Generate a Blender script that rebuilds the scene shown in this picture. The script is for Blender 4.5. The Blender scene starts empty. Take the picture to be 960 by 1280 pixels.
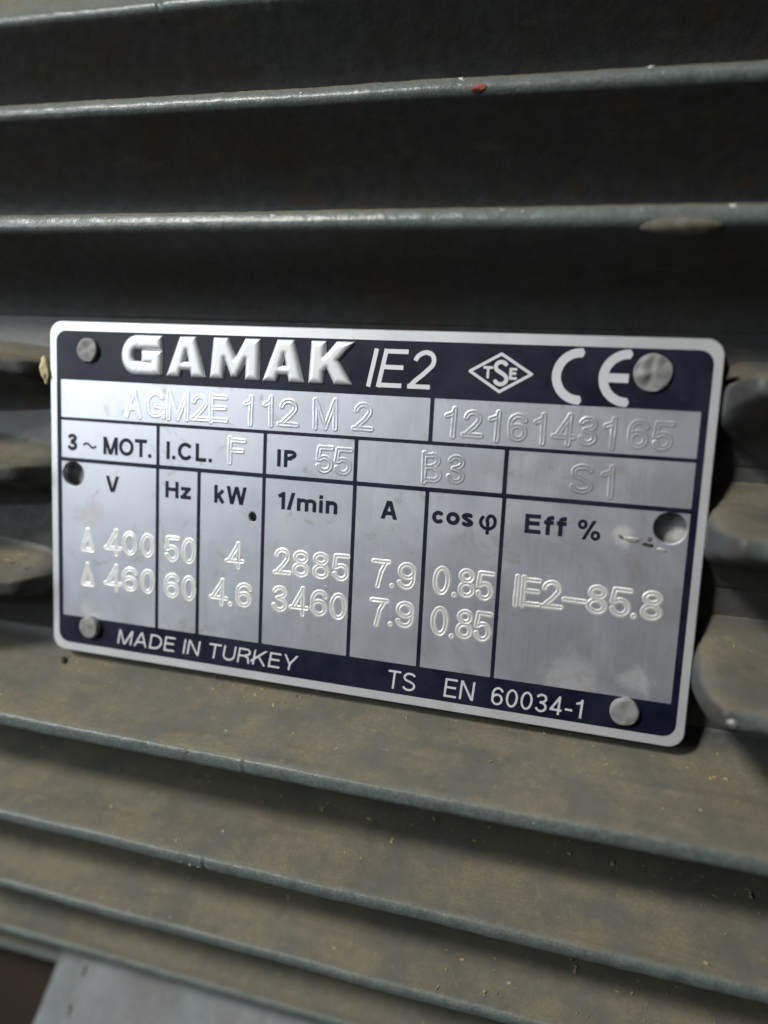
import bpy, bmesh, math, random
import numpy as np
from mathutils import Matrix, Vector, noise

# ----------------------------------------------------------------- camera, world, lamps, exposure
S = 0.001                                   # everything below is written in millimetres
sc = bpy.context.scene
col = sc.collection
CAM_POS = (39.417, -107.828, 18.204)
CAM_AX = ((0.95331137, 0.29822766, 0.04751529),      # right
          (-0.08935276, 0.12825702, 0.98770756),     # up
          (0.28846755, -0.94583846, 0.14891634))     # back
cd = bpy.data.cameras.new('camera')
cam = bpy.data.objects.new('camera', cd)
col.objects.link(cam)
cam.matrix_world = Matrix([[CAM_AX[0][i], CAM_AX[1][i], CAM_AX[2][i], CAM_POS[i] * S] for i in range(3)] + [[0, 0, 0, 1]])
cd.sensor_fit = 'VERTICAL'
cd.sensor_height = 36.0
cd.sensor_width = 27.0
cd.lens = 1037.0 / 1280.0 * 36.0
cd.clip_start = 0.002
cd.clip_end = 60.0
cd.dof.use_dof = True
cd.dof.focus_distance = 0.114
cd.dof.aperture_fstop = 9.5
sc.camera = cam

world = bpy.data.worlds.new('World')
sc.world = world
world.use_nodes = True
bg = world.node_tree.nodes['Background']
bg.inputs[0].default_value = (0.80, 0.88, 1.0, 1)
bg.inputs[1].default_value = 0.016


def aim(o, target):
    d = Vector(target) * S - o.location
    o.rotation_euler = d.to_track_quat('-Z', 'Y').to_euler()


ld = bpy.data.lights.new('workshop_lamp', 'SPOT')
ld.energy = 300.0
ld.color = (1.0, 0.97, 0.92)
ld.spot_size = math.radians(12.0)
ld.spot_blend = 1.0
ld.shadow_soft_size = 0.20
lamp = bpy.data.objects.new('workshop_lamp', ld)
col.objects.link(lamp)
lamp.location = (-0.70, -0.84, 0.86)
aim(lamp, (-86, 0, 14))

ad = bpy.data.lights.new('ceiling_lamp', 'AREA')
ad.shape = 'RECTANGLE'
ad.size = 1.2
ad.size_y = 0.5
ad.energy = 3.0
ad.color = (0.90, 0.96, 1.0)
ceil_lamp = bpy.data.objects.new('ceiling_lamp', ad)
col.objects.link(ceil_lamp)
ceil_lamp.location = (0.1, -0.55, 1.6)
aim(ceil_lamp, (0, 0, 0))

fd = bpy.data.lights.new('side_fill', 'AREA')  # added fill light at front left, for plate glare and softer fin shadows
fd.shape = 'RECTANGLE'
fd.size = 0.20
fd.size_y = 0.24
fd.energy = 0.19
fd.color = (0.86, 0.94, 1.0)
fd.spread = math.radians(64)
side = bpy.data.objects.new('side_fill', fd)
col.objects.link(side)
side.location = (-0.37, -0.34, 0.13)
aim(side, (-98, 0, -12))

vs = sc.view_settings
vs.view_transform = 'Standard'
vs.look = 'None'
vs.exposure = 0.2
vs.gamma = 1.0
vs.use_curve_mapping = False

random.seed(7)
rng = np.random.default_rng(7)


# ----------------------------------------------------------------- materials
def new_mat(name):
    m = bpy.data.materials.new(name)
    m.use_nodes = True
    nt = m.node_tree
    return m, nt, nt.nodes['Principled BSDF']


class NB:
    """small node helper"""
    def __init__(self, nt):
        self.nt = nt
        self.tc = nt.nodes.new('ShaderNodeTexCoord').outputs['Object']

    def mapping(self, scale):
        n = self.nt.nodes.new('ShaderNodeMapping')
        n.inputs['Scale'].default_value = scale
        self.nt.links.new(self.tc, n.inputs['Vector'])
        return n.outputs[0]

    def noise(self, scale, detail=4, rough=0.55, vec=None, dist=0.0):
        n = self.nt.nodes.new('ShaderNodeTexNoise')
        n.inputs['Scale'].default_value = scale
        n.inputs['Detail'].default_value = detail
        n.inputs['Roughness'].default_value = rough
        n.inputs['Distortion'].default_value = dist
        self.nt.links.new(vec if vec is not None else self.tc, n.inputs['Vector'])
        return n.outputs['Fac']

    def ramp(self, fac, lo, hi, a=0.0, b=1.0):
        n = self.nt.nodes.new('ShaderNodeMapRange')
        n.interpolation_type = 'SMOOTHSTEP'
        n.inputs['From Min'].default_value = lo
        n.inputs['From Max'].default_value = hi
        n.inputs['To Min'].default_value = a
        n.inputs['To Max'].default_value = b
        self.nt.links.new(fac, n.inputs['Value'])
        return n.outputs[0]

    def math(self, op, a, b):
        n = self.nt.nodes.new('ShaderNodeMath')
        n.operation = op
        for i, v in enumerate((a, b)):
            if isinstance(v, (int, float)):
                n.inputs[i].default_value = v
            else:
                self.nt.links.new(v, n.inputs[i])
        return n.outputs[0]

    def mix(self, fac, a, b):
        n = self.nt.nodes.new('ShaderNodeMix')
        n.data_type = 'RGBA'
        for key, v in ((0, fac), (6, a), (7, b)):
            if isinstance(v, (int, float)):
                n.inputs[key].default_value = v
            elif isinstance(v, tuple):
                n.inputs[key].default_value = (*v, 1)
            else:
                self.nt.links.new(v, n.inputs[key])
        return n.outputs[2]

    def bump(self, height, strength, distance, prev=None):
        n = self.nt.nodes.new('ShaderNodeBump')
        n.inputs['Strength'].default_value = strength
        n.inputs['Distance'].default_value = distance
        self.nt.links.new(height, n.inputs['Height'])
        if prev is not None:
            self.nt.links.new(prev, n.inputs['Normal'])
        return n.outputs[0]

    def normal_z(self):
        g = self.nt.nodes.new('ShaderNodeNewGeometry')
        s = self.nt.nodes.new('ShaderNodeSeparateXYZ')
        self.nt.links.new(g.outputs['Normal'], s.inputs[0])
        return s.outputs[2]

    def sep(self):
        s = self.nt.nodes.new('ShaderNodeSeparateXYZ')
        self.nt.links.new(self.tc, s.inputs[0])
        return s.outputs


def link(nt, a, b):
    nt.links.new(a, b)


def paint_material(name, paint, dust, dust_amount=1.0):
    """grey enamel on cast metal; settled dust on whatever faces upward"""
    m, nt, p = new_mat(name)
    nb = NB(nt)
    fine = nb.noise(2600, 3, 0.6)
    mid = nb.noise(420, 5, 0.6)
    big = nb.noise(70, 4, 0.6)
    tone = nb.mix(nb.ramp(mid, 0.3, 0.7), tuple(c * 0.78 for c in paint), tuple(c * 1.15 for c in paint))
    grime = nb.mix(nb.ramp(big, 0.42, 0.72, 0, 0.6), tone, (0.044, 0.033, 0.024))
    rust = nb.ramp(nb.noise(210, 5, 0.65), 0.56, 0.74, 0, 0.8)
    grime = nb.mix(rust, grime, (0.066, 0.036, 0.020))
    pale = nb.ramp(nb.noise(1.0, 5, 0.7, nb.mapping((70, 260, 260))), 0.56, 0.76, 0, 0.7)
    grime = nb.mix(pale, grime, (0.085, 0.078, 0.066))
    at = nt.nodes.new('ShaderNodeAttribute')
    at.attribute_name = 'tip_light'
    lightened = nb.math('MULTIPLY', nb.ramp(at.outputs['Fac'], 0.25, 0.9), nb.ramp(nb.noise(330, 5, 0.65), 0.25, 0.55, 0.45, 1.0))
    lit_tip = nb.mix(nb.ramp(fine, 0.35, 0.75), (paint[0] * 1.8, paint[1] * 2.0, paint[2] * 1.95), (paint[0] * 3.0, paint[1] * 3.2, paint[2] * 3.1))
    grime = nb.mix(lightened, grime, lit_tip)  # the lit look of the fin tips is painted into the colour
    up = nb.ramp(nb.normal_z(), 0.35, 0.85)
    patch = nb.ramp(nb.math('ADD', nb.math('MULTIPLY', big, 0.65), nb.math('MULTIPLY', mid, 0.35)), 0.30, 0.56, 0.68, 1.0)
    dfac = nb.math('MULTIPLY', nb.math('MULTIPLY', up, patch), dust_amount)
    dcol = nb.mix(nb.ramp(fine, 0.3, 0.75), tuple(c * 0.86 for c in dust), tuple(c * 1.12 for c in dust))
    streak = nb.noise(1.0, 5, 0.65, nb.mapping((45, 420, 420)))
    dcol = nb.mix(nb.ramp(streak, 0.45, 0.74, 0, 0.5), dcol, tuple(c * 0.52 for c in dust))
    dcol = nb.mix(nb.ramp(nb.noise(130, 5, 0.65), 0.40, 0.62, 0, 0.75), dcol, (dust[0] * 0.62, dust[1] * 0.72, dust[2] * 0.88))
    dcol = nb.mix(nb.ramp(nb.noise(620, 4, 0.7), 0.58, 0.74, 0, 0.6), dcol, (dust[0] * 1.45, dust[1] * 1.38, dust[2] * 1.15))
    link(nt, nb.mix(dfac, grime, dcol), p.inputs['Base Color'])
    link(nt, nb.math('SUBTRACT', nb.ramp(dfac, 0.0, 0.7, 0.50, 0.95), nb.math('MULTIPLY', lightened, 0.18)), p.inputs['Roughness'])
    b = nb.bump(mid, 0.55, 0.0003)
    b = nb.bump(fine, 0.25, 0.00006, b)
    link(nt, b, p.inputs['Normal'])
    p.inputs['Specular IOR Level'].default_value = 0.35
    return m


M = {}
M['paint'] = paint_material('dusty_grey_paint', (0.043, 0.047, 0.046), (0.130, 0.116, 0.080))
M['foot'] = paint_material('grey_foot_paint', (0.098, 0.112, 0.120), (0.12, 0.12, 0.112), 0.35)


def metal_material(name, tint, rough, brushed=True, dirt=0.5, metallic=0.6, stains=False):
    m, nt, p = new_mat(name)
    nb = NB(nt)
    p.inputs['Metallic'].default_value = metallic
    streak = nb.noise(1.0, 3, 0.6, nb.mapping((5200, 900, 130)))
    blot = nb.noise(95, 5, 0.62, dist=0.4)
    spots = nb.noise(900, 3, 0.6)
    c = nb.mix(nb.ramp(streak, 0.3, 0.7), tuple(v * 0.985 for v in tint), tuple(min(1, v * 1.01) for v in tint))
    c = nb.mix(nb.ramp(blot, 0.56, 0.80, 0, 0.30 * dirt), c, (0.46, 0.41, 0.36))
    c = nb.mix(nb.ramp(spots, 0.70, 0.82, 0, 0.45 * dirt), c, (0.30, 0.27, 0.22))
    if stains:                                   # dried smears of dust, each with its own place and ragged edge
        cover = None
        rag = nb.noise(240, 6, 0.72, dist=0.8)
        for (sx, sz), rad, amt, tint2 in (((33, -18.2), 6.5, .26, (.34, .32, .27)), ((41.5, -17.8), 4.2, .30, (.36, .34, .29)), ((-40.8, -18.6), 3.6, .35, (.42, .41, .39)),
                                          ((-41, -3.5), 4.5, .40, (.36, .30, .29)), ((38.3, 0.9), 2.6, .6, (.38, .37, .33)), ((41, -24.5), 3.5, .5, (.40, .36, .30)), ((-20, 20), 3.0, .35, (.5, .47, .42))):
            vm = nt.nodes.new('ShaderNodeVectorMath')
            vm.operation = 'DISTANCE'
            vm.inputs[1].default_value = (sx * S, -0.001, (sz + 25.775) * S)
            link(nt, nb.tc, vm.inputs[0])
            near = nb.ramp(vm.outputs['Value'], rad * S * 0.15, rad * S, 1.0, 0.0)
            f = nb.math('MULTIPLY', nb.ramp(nb.math('ADD', nb.math('MULTIPLY', near, 0.40), nb.math('MULTIPLY', rag, 1.25)), 0.70, 1.08), amt)
            c = nb.mix(f, c, tint2)
            cover = f if cover is None else nb.math('MAXIMUM', cover, f)
        link(nt, nb.ramp(cover, 0.0, 0.7, metallic, 0.25), p.inputs['Metallic'])
        fine_sc = nb.noise(1.0, 2, 0.5, nb.mapping((260, 260, 2600)))
        c = nb.mix(nb.ramp(fine_sc, 0.66, 0.74, 0, 0.12), c, (0.9, 0.9, 0.9))
    link(nt, c, p.inputs['Base Color'])
    r = nb.math('ADD', nb.ramp(blot, 0.35, 0.75, rough - 0.02, rough + 0.05), nb.ramp(streak, 0.3, 0.7, -0.012, 0.015))
    link(nt, r, p.inputs['Roughness'])
    if brushed:
        link(nt, nb.bump(streak, 0.035, 0.00002), p.inputs['Normal'])
    else:
        link(nt, nb.bump(spots, 0.5, 0.00012), p.inputs['Normal'])
    return m


M['plate'] = metal_material('brushed_aluminium', (0.61, 0.63, 0.685), 0.465, metallic=0.92, stains=True)
M['stamp'] = metal_material('stamped_aluminium', (0.72, 0.74, 0.79), 0.40, dirt=0.3, metallic=0.88)
M['stamp2'] = metal_material('bright_stamped_aluminium', (0.82, 0.82, 0.80), 0.44, dirt=0.3, metallic=0.66)
M['emboss'] = metal_material('embossed_aluminium', (0.66, 0.67, 0.69), 0.50, dirt=0.6, metallic=0.5)
M['rim'] = metal_material('bright_rim', (0.72, 0.73, 0.75), 0.44, dirt=1.6, metallic=0.68)
M['rivet'] = metal_material('dull_rivet', (0.21, 0.21, 0.205), 0.7, brushed=False, dirt=1.4, metallic=0.3)


def simple(name, c, rough=0.6, metallic=0.0, var=0.25, scale=900, bump=0.3):
    m, nt, p = new_mat(name)
    nb = NB(nt)
    n = nb.noise(scale, 4, 0.6)
    link(nt, nb.mix(nb.ramp(n, 0.3, 0.7), tuple(v * (1 - var) for v in c), tuple(min(1, v * (1 + var)) for v in c)), p.inputs['Base Color'])
    p.inputs['Roughness'].default_value = rough
    p.inputs['Metallic'].default_value = metallic
    link(nt, nb.bump(n, bump, 0.0001), p.inputs['Normal'])
    return m


def ink_material():
    m, nt, p = new_mat('navy_ink')
    nb = NB(nt)
    a = nb.noise(160, 5, 0.65)
    sp = nb.noise(1700, 3, 0.6)
    c = nb.mix(nb.ramp(a, 0.35, 0.7), (0.0014, 0.0024, 0.0130), (0.0034, 0.0050, 0.020))
    c = nb.mix(nb.ramp(sp, 0.69, 0.78, 0, 0.5), c, (0.10, 0.10, 0.10))
    link(nt, c, p.inputs['Base Color'])
    link(nt, nb.ramp(a, 0.3, 0.7, 0.42, 0.6), p.inputs['Roughness'])
    link(nt, nb.bump(a, 0.12, 0.0001), p.inputs['Normal'])
    p.inputs['Specular IOR Level'].default_value = 0.35
    return m


M['ink'] = ink_material()
M['rust'] = simple('red_primer', (0.20, 0.055, 0.032), 0.8, var=0.5)
M['bare'] = simple('bare_metal_scuff', (0.42, 0.42, 0.40), 0.5, 0.5)
M['boss'] = simple('grimy_casting_mark', (0.105, 0.095, 0.072), 0.75, var=0.35)
M['straw'] = simple('straw', (0.50, 0.42, 0.24), 0.8)
M['crumb'] = simple('pale_crumb', (0.25, 0.205, 0.115), 0.9, var=0.4)
M['dark'] = simple('dark_grain', (0.02, 0.017, 0.014), 0.6)
M['floor'] = simple('brown_floor', (0.016, 0.009, 0.006), 0.8, scale=30)
M['wall'] = simple('pale_wall', (0.62, 0.62, 0.63), 0.8, scale=12, var=0.05)


# ----------------------------------------------------------------- object helpers (millimetres in, metres out)
BASE = {}


def thing(name, base, label, cat, group=None):
    o = bpy.data.objects.new(name, None)
    o.empty_display_size = 0.01
    col.objects.link(o)
    o.location = Vector(base) * S
    BASE[o] = Vector(base)
    o['label'] = label
    o['category'] = cat
    if group:
        o['group'] = group
    return o


def mesh_obj(name, verts, faces, mat, parent=None, label=None, smooth=True, base=None):
    """verts in world millimetres; ONE mesh object, child of parent or standing alone at base"""
    b = BASE[parent] if parent is not None else Vector(base if base is not None else (0, 0, 0))
    v = (np.asarray(verts, float) - np.array(b)) * S
    me = bpy.data.meshes.new(name)
    me.from_pydata(v.tolist(), [], faces)
    me.materials.append(mat)
    if smooth:
        me.polygons.foreach_set('use_smooth', [True] * len(me.polygons))
    me.update()
    o = bpy.data.objects.new(name, me)
    col.objects.link(o)
    if parent is not None:
        o.parent = parent
    else:
        o.location = b * S
    BASE[o] = b
    if label:
        o['label'] = label
    return o


def tag(o, label, cat, group=None):
    o['label'] = label
    o['category'] = cat
    if group:
        o['group'] = group
    return o


def structure(o):
    o['kind'] = 'structure'
    return o


def recalc(o):
    bm = bmesh.new()
    bm.from_mesh(o.data)
    bmesh.ops.recalc_face_normals(bm, faces=bm.faces)
    bm.to_mesh(o.data)
    bm.free()
    return o


def sharp_by_angle(o, deg=40):
    me = o.data
    bm = bmesh.new()
    bm.from_mesh(me)
    for e in bm.edges:
        if len(e.link_faces) == 2 and e.calc_face_angle(0) > math.radians(deg):
            e.smooth = False
    bm.to_mesh(me)
    bm.free()


# ----------------------------------------------------------------- the motor's cross-section
RT, YC, ZC = 140.0, 126.0, -8.0             # fin tip radius and axis of the barrel
RR = RT - 17.0                              # barrel radius
PROF = [(-18.0, 8.2), (-17.0, 6.3), (-15.8, 4.7), (-14.0, 3.6), (-11.0, 2.85), (-8.0, 2.4), (-5.0, 1.95),
        (-2.4, 1.58), (-1.1, 1.42), (-0.45, 1.20), (-0.12, 0.85), (0.0, 0.42)]


def half_width(dr):
    for (a, wa), (b, wb) in zip(PROF, PROF[1:]):
        if a <= dr <= b:
            return wa + (wb - wa) * (dr - a) / (b - a)
    return PROF[-1][1]


def ring_point(theta, r, t, x):
    c, s = math.cos(theta), math.sin(theta)
    return (x, YC - r * c + t * s, ZC + r * s + t * c)


def smooth(a):
    a = max(0.0, min(1.0, a))
    return a * a * (3 - 2 * a)


def fin_mesh(theta_deg, xa, xb, fall_a=None, fall_b=None, dents=(), seed=0, step=1.0, wide=0.0):
    th = math.radians(theta_deg)
    n = max(8, int((xb - xa) / step))
    xs = list(np.linspace(xa, xb, n + 1))
    for d in dents:                                  # finer stations where the edge is nicked
        xs += list(np.linspace(d[0] - d[1] * 1.6, d[0] + d[1] * 1.6, 13))
    xs = sorted(set(round(float(x), 3) for x in xs if xa <= x <= xb))
    rows = [(dr, w) for dr, w in PROF] + [(dr, -w) for dr, w in reversed(PROF)]
    V, F = [], []
    for x in xs:
        e = 1.0
        if fall_a:                                   # the fin dies into the pad towards this end
            e = min(e, fall_a((x - xa)))
        if fall_b:
            e = min(e, fall_b((xb - x)))
        low = 0.07 * noise.noise((x * 1.7, seed * 8.3, 5)) + 0.16 * noise.noise((x * 0.06, seed * 3.1, 0)) + 0.09 * noise.noise((x * 0.45, seed * 5.7, 2))
        sway = 0.22 * noise.noise((x * 0.03, seed * 2.3, 9))
        cut = 0.0
        for dx, dw, dd in dents:
            cut = max(cut, dd * max(0.0, 1 - abs(x - dx) / dw) ** 0.6)
        for i, (dr, w) in enumerate(rows):
            h = (dr + 18.0) * e + low * (dr + 18.0) / 18.0 - cut * smooth((dr + 6) / 6)
            nz = 0.10 * noise.noise((x * 0.7, i * 0.9, seed * 1.7)) + 0.04 * noise.noise((x * 2.1, i * 1.9, seed * 4.4))
            tt = wide + (w + math.copysign(wide, w)) * (0.86 + 0.14 * e) + math.copysign(nz, w) + sway * (dr + 18.0) / 18.0
            V.append(ring_point(th, RT - 18.0 + h, tt, x))
    k = len(rows)
    for j in range(len(xs) - 1):
        for i in range(k - 1):
            a = j * k + i
            F.append((a, a + k, a + k + 1, a + 1))
        a = j * k
        F.append((a + k - 1, a + k - 1 + k, a + k, a))
    F.append(tuple(range(k)))
    F.append(tuple(range(len(V) - 1, len(V) - 1 - k, -1)))
    return V, F


motor = thing('electric_motor', (0, YC, -125), 'grey finned electric motor housing covered in dust', 'motor')

# barrel
V, F = [], []
N = 120
XS = (-150, -149, 149, 150)
RAD = (RR - 1, RR, RR, RR - 1)
for x, r in zip(XS, RAD):
    for i in range(N):
        V.append(ring_point(2 * math.pi * i / N, r, 0, x))
for j in range(3):
    for i in range(N):
        F.append((j * N + i, j * N + (i + 1) % N, (j + 1) * N + (i + 1) % N, (j + 1) * N + i))
F.append(tuple(range(N)))
F.append(tuple(range(3 * N, 4 * N)))
housing = recalc(mesh_obj('housing', V, F, M['paint'], motor))
sharp_by_angle(housing)

# fins that run the whole length
HALF = 0.62
LONG = [(55.2, ()), (45.9, ()), (36.2, ((-20.0, 0.8, 0.25), (-38.0, 0.6, 0.2))), (27.03, ()), (19.05, ()),
        (-11.21, ((-8.0, 0.5, 0.12),)), (-19.32, ((-16.5, 0.5, 0.18),)), (-27.53, ()), (-36.68, ()), (-46.2, ())]
FIN = {}


def add_tip_light(o, fade=None):
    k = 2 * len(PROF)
    row = [1.0 if dr > -0.6 else (0.35 if dr > -1.5 else 0.0) for dr, _ in PROF]  # tip rows that take the painted brightness
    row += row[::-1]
    at = o.data.attributes.new('tip_light', 'FLOAT', 'POINT')
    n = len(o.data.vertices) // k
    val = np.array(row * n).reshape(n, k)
    if fade is not None:                               # the sunken fin ends get no painted light
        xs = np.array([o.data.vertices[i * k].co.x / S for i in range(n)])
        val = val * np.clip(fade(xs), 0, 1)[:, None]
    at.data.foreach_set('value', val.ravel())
    return o


for i, (th, dents) in enumerate(LONG):
    V, F = fin_mesh(th + HALF, -148, 148, dents=dents, seed=i + 1, wide=2.6 if i == 2 else 0.0)
    o = add_tip_light(recalc(mesh_obj('cooling_fin', V, F, M['paint'], motor)))
    FIN[round(th)] = o


# fins that stop at the plate's pad, one piece on each side
def fall_left(d):
    return min(1.0, 0.12 + 0.30 * min(1.0, d / 3.0) ** 0.7 + 0.58 * min(1.0, max(0.0, d / 26.0)))


def fall_right(d):
    q = min(1.0, max(0.0, d / 3.2))
    return 0.10 + 0.90 * math.sqrt(1 - (1 - q) ** 2)


for i, (th, xl, xr) in enumerate([(11.09, -48.4, 48.0), (3.96, -48.2, 47.7), (-3.92, -48.2, 47.9)]):
    V, F = fin_mesh(th + HALF, -148, xl, fall_b=fall_left, seed=20 + i, step=1.0)
    add_tip_light(recalc(mesh_obj('cooling_fin', V, F, M['paint'], motor)), lambda x: (-58 - x) / 20)
    V, F = fin_mesh(th + HALF, xr, 148, fall_a=fall_right, seed=30 + i, step=0.5)
    FIN['r%d' % i] = add_tip_light(recalc(mesh_obj('cooling_fin', V, F, M['paint'], motor)), lambda x: (x - 49) / 5)

# cast pad behind the plate
PADY = 2.3


def pad_mesh():
    prof = []                                          # (z, y) of the pad's outer face, softly rounded top and bottom
    prof += [(25.2, PADY + 4.0), (25.0, PADY + 1.2), (24.4, PADY + 0.3), (23.6, PADY), (18.0, PADY)]
    for a in range(90, -1, -10):
        r = math.radians(a)
        prof.append((-28.5 - 3.0 * math.cos(r), PADY + 3.0 - 3.0 * math.sin(r)))
    prof = [(25.2, 26.0), (25.2, 14.0)] + prof + [(-31.5, 14.0), (-31.5, 26.0)]
    V, F = [], []
    xs = [-49.4, -49.1, -48.5, -47.7, -46.7] + list(np.linspace(-45, 45, 23)) + [45.6, 46.4, 47.2, 47.8, 48.1]
    for x in xs:
        q = max(0.0, (abs(x) - (46.7 if x < 0 else 45.4)) / 2.72)
        drop = 4.0 * (1 - math.sqrt(max(0.0, 1 - q * q)))
        for z, y in prof:
            V.append((x, max(y + drop, y) + 0.05 * noise.noise((x * 0.3, z * 0.3, 0)), z))
    k = len(prof)
    for j in range(len(xs) - 1):
        for i in range(k - 1):
            a = j * k + i
            F.append((a, a + 1, a + k + 1, a + k))
        F.append((j * k + k - 1, j * k, j * k + k, j * k + k + k - 1))
    F.append(tuple(range(k)))
    F.append(tuple(range(len(V) - 1, len(V) - 1 - k, -1)))
    return V, F


pad = recalc(mesh_obj('nameplate_pad', *pad_mesh(), M['paint'], motor))
M['lit_pad'] = paint_material('lit_pad_paint', (0.46, 0.47, 0.46), (0.4, 0.4, 0.38), 0.2)  # pale sheet added on the pad; its lit look is put into the colour
mesh_obj('lit_backing', [(-47.2, PADY - 0.12, -24), (46.2, PADY - 0.12, -24), (46.2, PADY - 0.12, 24), (-47.2, PADY - 0.12, 24)], [(0, 1, 2, 3)], M['lit_pad'], pad, 'pale sheet painted to look lit through the plate holes', smooth=False)

# ----------------------------------------------------------------- signed-distance lettering
def arc(cx, cy, rx, ry, a0, a1, n=14):
    return [(cx + rx * math.cos(math.radians(a0 + (a1 - a0) * i / n)), cy + ry * math.sin(math.radians(a0 + (a1 - a0) * i / n))) for i in range(n + 1)]


def glyph(ch, s):
    """strokes of a grotesque capital in a box of height 1; s = half stroke. Returns width, [(points, closed, clipped)]"""
    t = 1 - s
    L = lambda *p: (list(p), False, False)
    D = lambda a, b: ([(a[0] - (b[0] - a[0]) * 0.25, a[1] - (b[1] - a[1]) * 0.25), (b[0] + (b[0] - a[0]) * 0.25, b[1] + (b[1] - a[1]) * 0.25)], False, True)
    C = lambda p: (p, True, False)
    if ch == '0':
        w = 0.66
        return w, [C(arc(w / 2, 0.5, w / 2 - s, 0.5 - s, 0, 360, 28)[:-1])]
    if ch == 'O':
        w = 0.98
        return w, [C(arc(w / 2, 0.5, w / 2 - s, 0.5 - s, 0, 360, 28)[:-1])]
    if ch == '1':
        w = 0.36
        return w, [L((w - s, 0), (w - s, 1)), L((w - s, 0.96 - s), (w - s - 0.12, 0.80), (0.0, 0.74))]
    if ch == '2':
        w = 0.64
        p = arc(w / 2, 0.70, w / 2 - s, 0.30 - s, 175, -25, 14) + [(w * 0.60, 0.40), (w * 0.28, 0.20), (s + 0.01, s)]
        return w, [L(*p), L((0, s), (w, s))]
    if ch == '3':
        w = 0.64
        p = arc(w / 2, 0.745, w / 2 - s - 0.02, 0.255 - s, 165, -75, 14) + [(w * 0.36, 0.525)]
        q = [(w * 0.36, 0.525)] + arc(w / 2, 0.285, w / 2 - s, 0.285 - s, 80, -168, 16)
        return w, [L(*p), L(*q)]
    if ch == '4':
        w = 0.66
        return w, [L((w * 0.72, 0), (w * 0.72, 1)), D((s * 0.9, 0.28), (w * 0.70 - s * .3, 1 - s * .5))[:1] + (False, True), L((0, 0.255), (w, 0.255))] if False else \
            [L((w * 0.74, 0), (w * 0.74, 1)), L((s, 0.255), (w * 0.74, 1 - s * 0.6)), L((0, 0.255), (w, 0.255))]
    if ch == '5':
        w = 0.64
        p = [(w * 0.93, t), (w * 0.20, t), (w * 0.12, 0.50)] + arc(w / 2, 0.325, w / 2 - s, 0.325 - s, 135, -165, 18)
        return w, [L(*p)]
    if ch == '6':
        w = 0.65
        return w, [C(arc(w / 2, 0.32, w / 2 - s, 0.32 - s, 0, 360, 24)[:-1]), L(*([(s, 0.34)] + arc(w / 2 + 0.02, 0.60, w / 2 - s + 0.02, 0.40 - s, 180, 28, 14)))]
    if ch == '9':
        w = 0.65
        return w, [C(arc(w / 2, 0.68, w / 2 - s, 0.32 - s, 0, 360, 24)[:-1]), L(*([(w - s, 0.66)] + arc(w / 2 - 0.02, 0.40, w / 2 - s + 0.02, 0.40 - s, 0, -152, 14)))]
    if ch == '7':
        w = 0.62
        return w, [L((0, t), (w, t)), L((w - s, t), (w * 0.55, 0.55), (w * 0.34, 0.0))]
    if ch == '8':
        w = 0.65
        return w, [C(arc(w / 2, 0.755, w / 2 - s - 0.025, 0.245 - s * 0.5, 0, 360, 22)[:-1]) if False else C(arc(w / 2, 0.75, w / 2 - s - 0.025, 0.25 - s, 0, 360, 22)[:-1]),
                   C(arc(w / 2, 0.265 + s * 0.25, w / 2 - s, 0.265 - s * 0.75, 0, 360, 22)[:-1])]
    if ch == 'A':
        w = 0.90
        return w, [D((s * 1.1, 0), (w / 2 - s * 0.25, 1)), D((w - s * 1.1, 0), (w / 2 + s * 0.25, 1)), L((w * 0.22, 0.32), (w * 0.78, 0.32))]
    if ch == 'Δ':
        w = 0.85
        return w, [C([(s, s), (w - s, s), (w / 2, 0.92)]), L((w / 2, 0.9), (w / 2, 1.05))]
    if ch == 'V':
        w = 0.86
        return w, [D((w / 2 - s * 0.25, 0), (s * 1.1, 1)), D((w / 2 + s * 0.25, 0), (w - s * 1.1, 1))]
    if ch == 'W':
        w = 1.26
        return w, [D((w * .27, 0), (s * 1.1, 1)), D((w * .27, 0), (w / 2, 1)), D((w * .73, 0), (w / 2, 1)), D((w * .73, 0), (w - s * 1.1, 1))]
    if ch == 'B':
        w = 0.78
        return w, [L((s, 0), (s, 1)), L(*([(s, t), (w * .5, t)] + arc(w * .5, .765, w * .42 - s, .235 - s * .5, 80, -80, 10) + [(w * .5, .53), (s, .53)])),
                   L(*([(s, .53), (w * .55, .53)] + arc(w * .55, .275, w * .45 - s, .275 - s * .8, 80, -80, 10) + [(w * .55, s), (s, s)]))]
    if ch == 'C':
        w = 0.90
        return w, [L(*arc(w / 2, 0.5, w / 2 - s, 0.5 - s, 38, 322, 26))]
    if ch == 'D':
        w = 0.84
        return w, [L((s, 0), (s, 1)), L(*([(s, t), (w * .42, t)] + arc(w * .42, .5, w * .58 - s, .5 - s, 82, -82, 16) + [(w * .42, s), (s, s)]))]
    if ch == 'E':
        w = 0.72
        return w, [L((s, 0), (s, 1)), L((s, t), (w * .97, t)), L((s, .53), (w * .91, .53)), L((s, s), (w, s))]
    if ch == 'F':
        w = 0.68
        return w, [L((s, 0), (s, 1)), L((s, t), (w, t)), L((s, .50), (w * .88, .50))]
    if ch == 'G':
        w = 0.95
        return w, [L(*(arc(w / 2, 0.5, w / 2 - s, 0.5 - s, 42, 335, 26))), L((w * .55, .43), (w, .43)), L((w - s, .43), (w - s, 0.05))]
    if ch == 'H':
        w = 0.80
        return w, [L((s, 0), (s, 1)), L((w - s, 0), (w - s, 1)), L((s, .52), (w - s, .52))]
    if ch == 'I':
        return 2 * s, [L((s, 0), (s, 1))]
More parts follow.
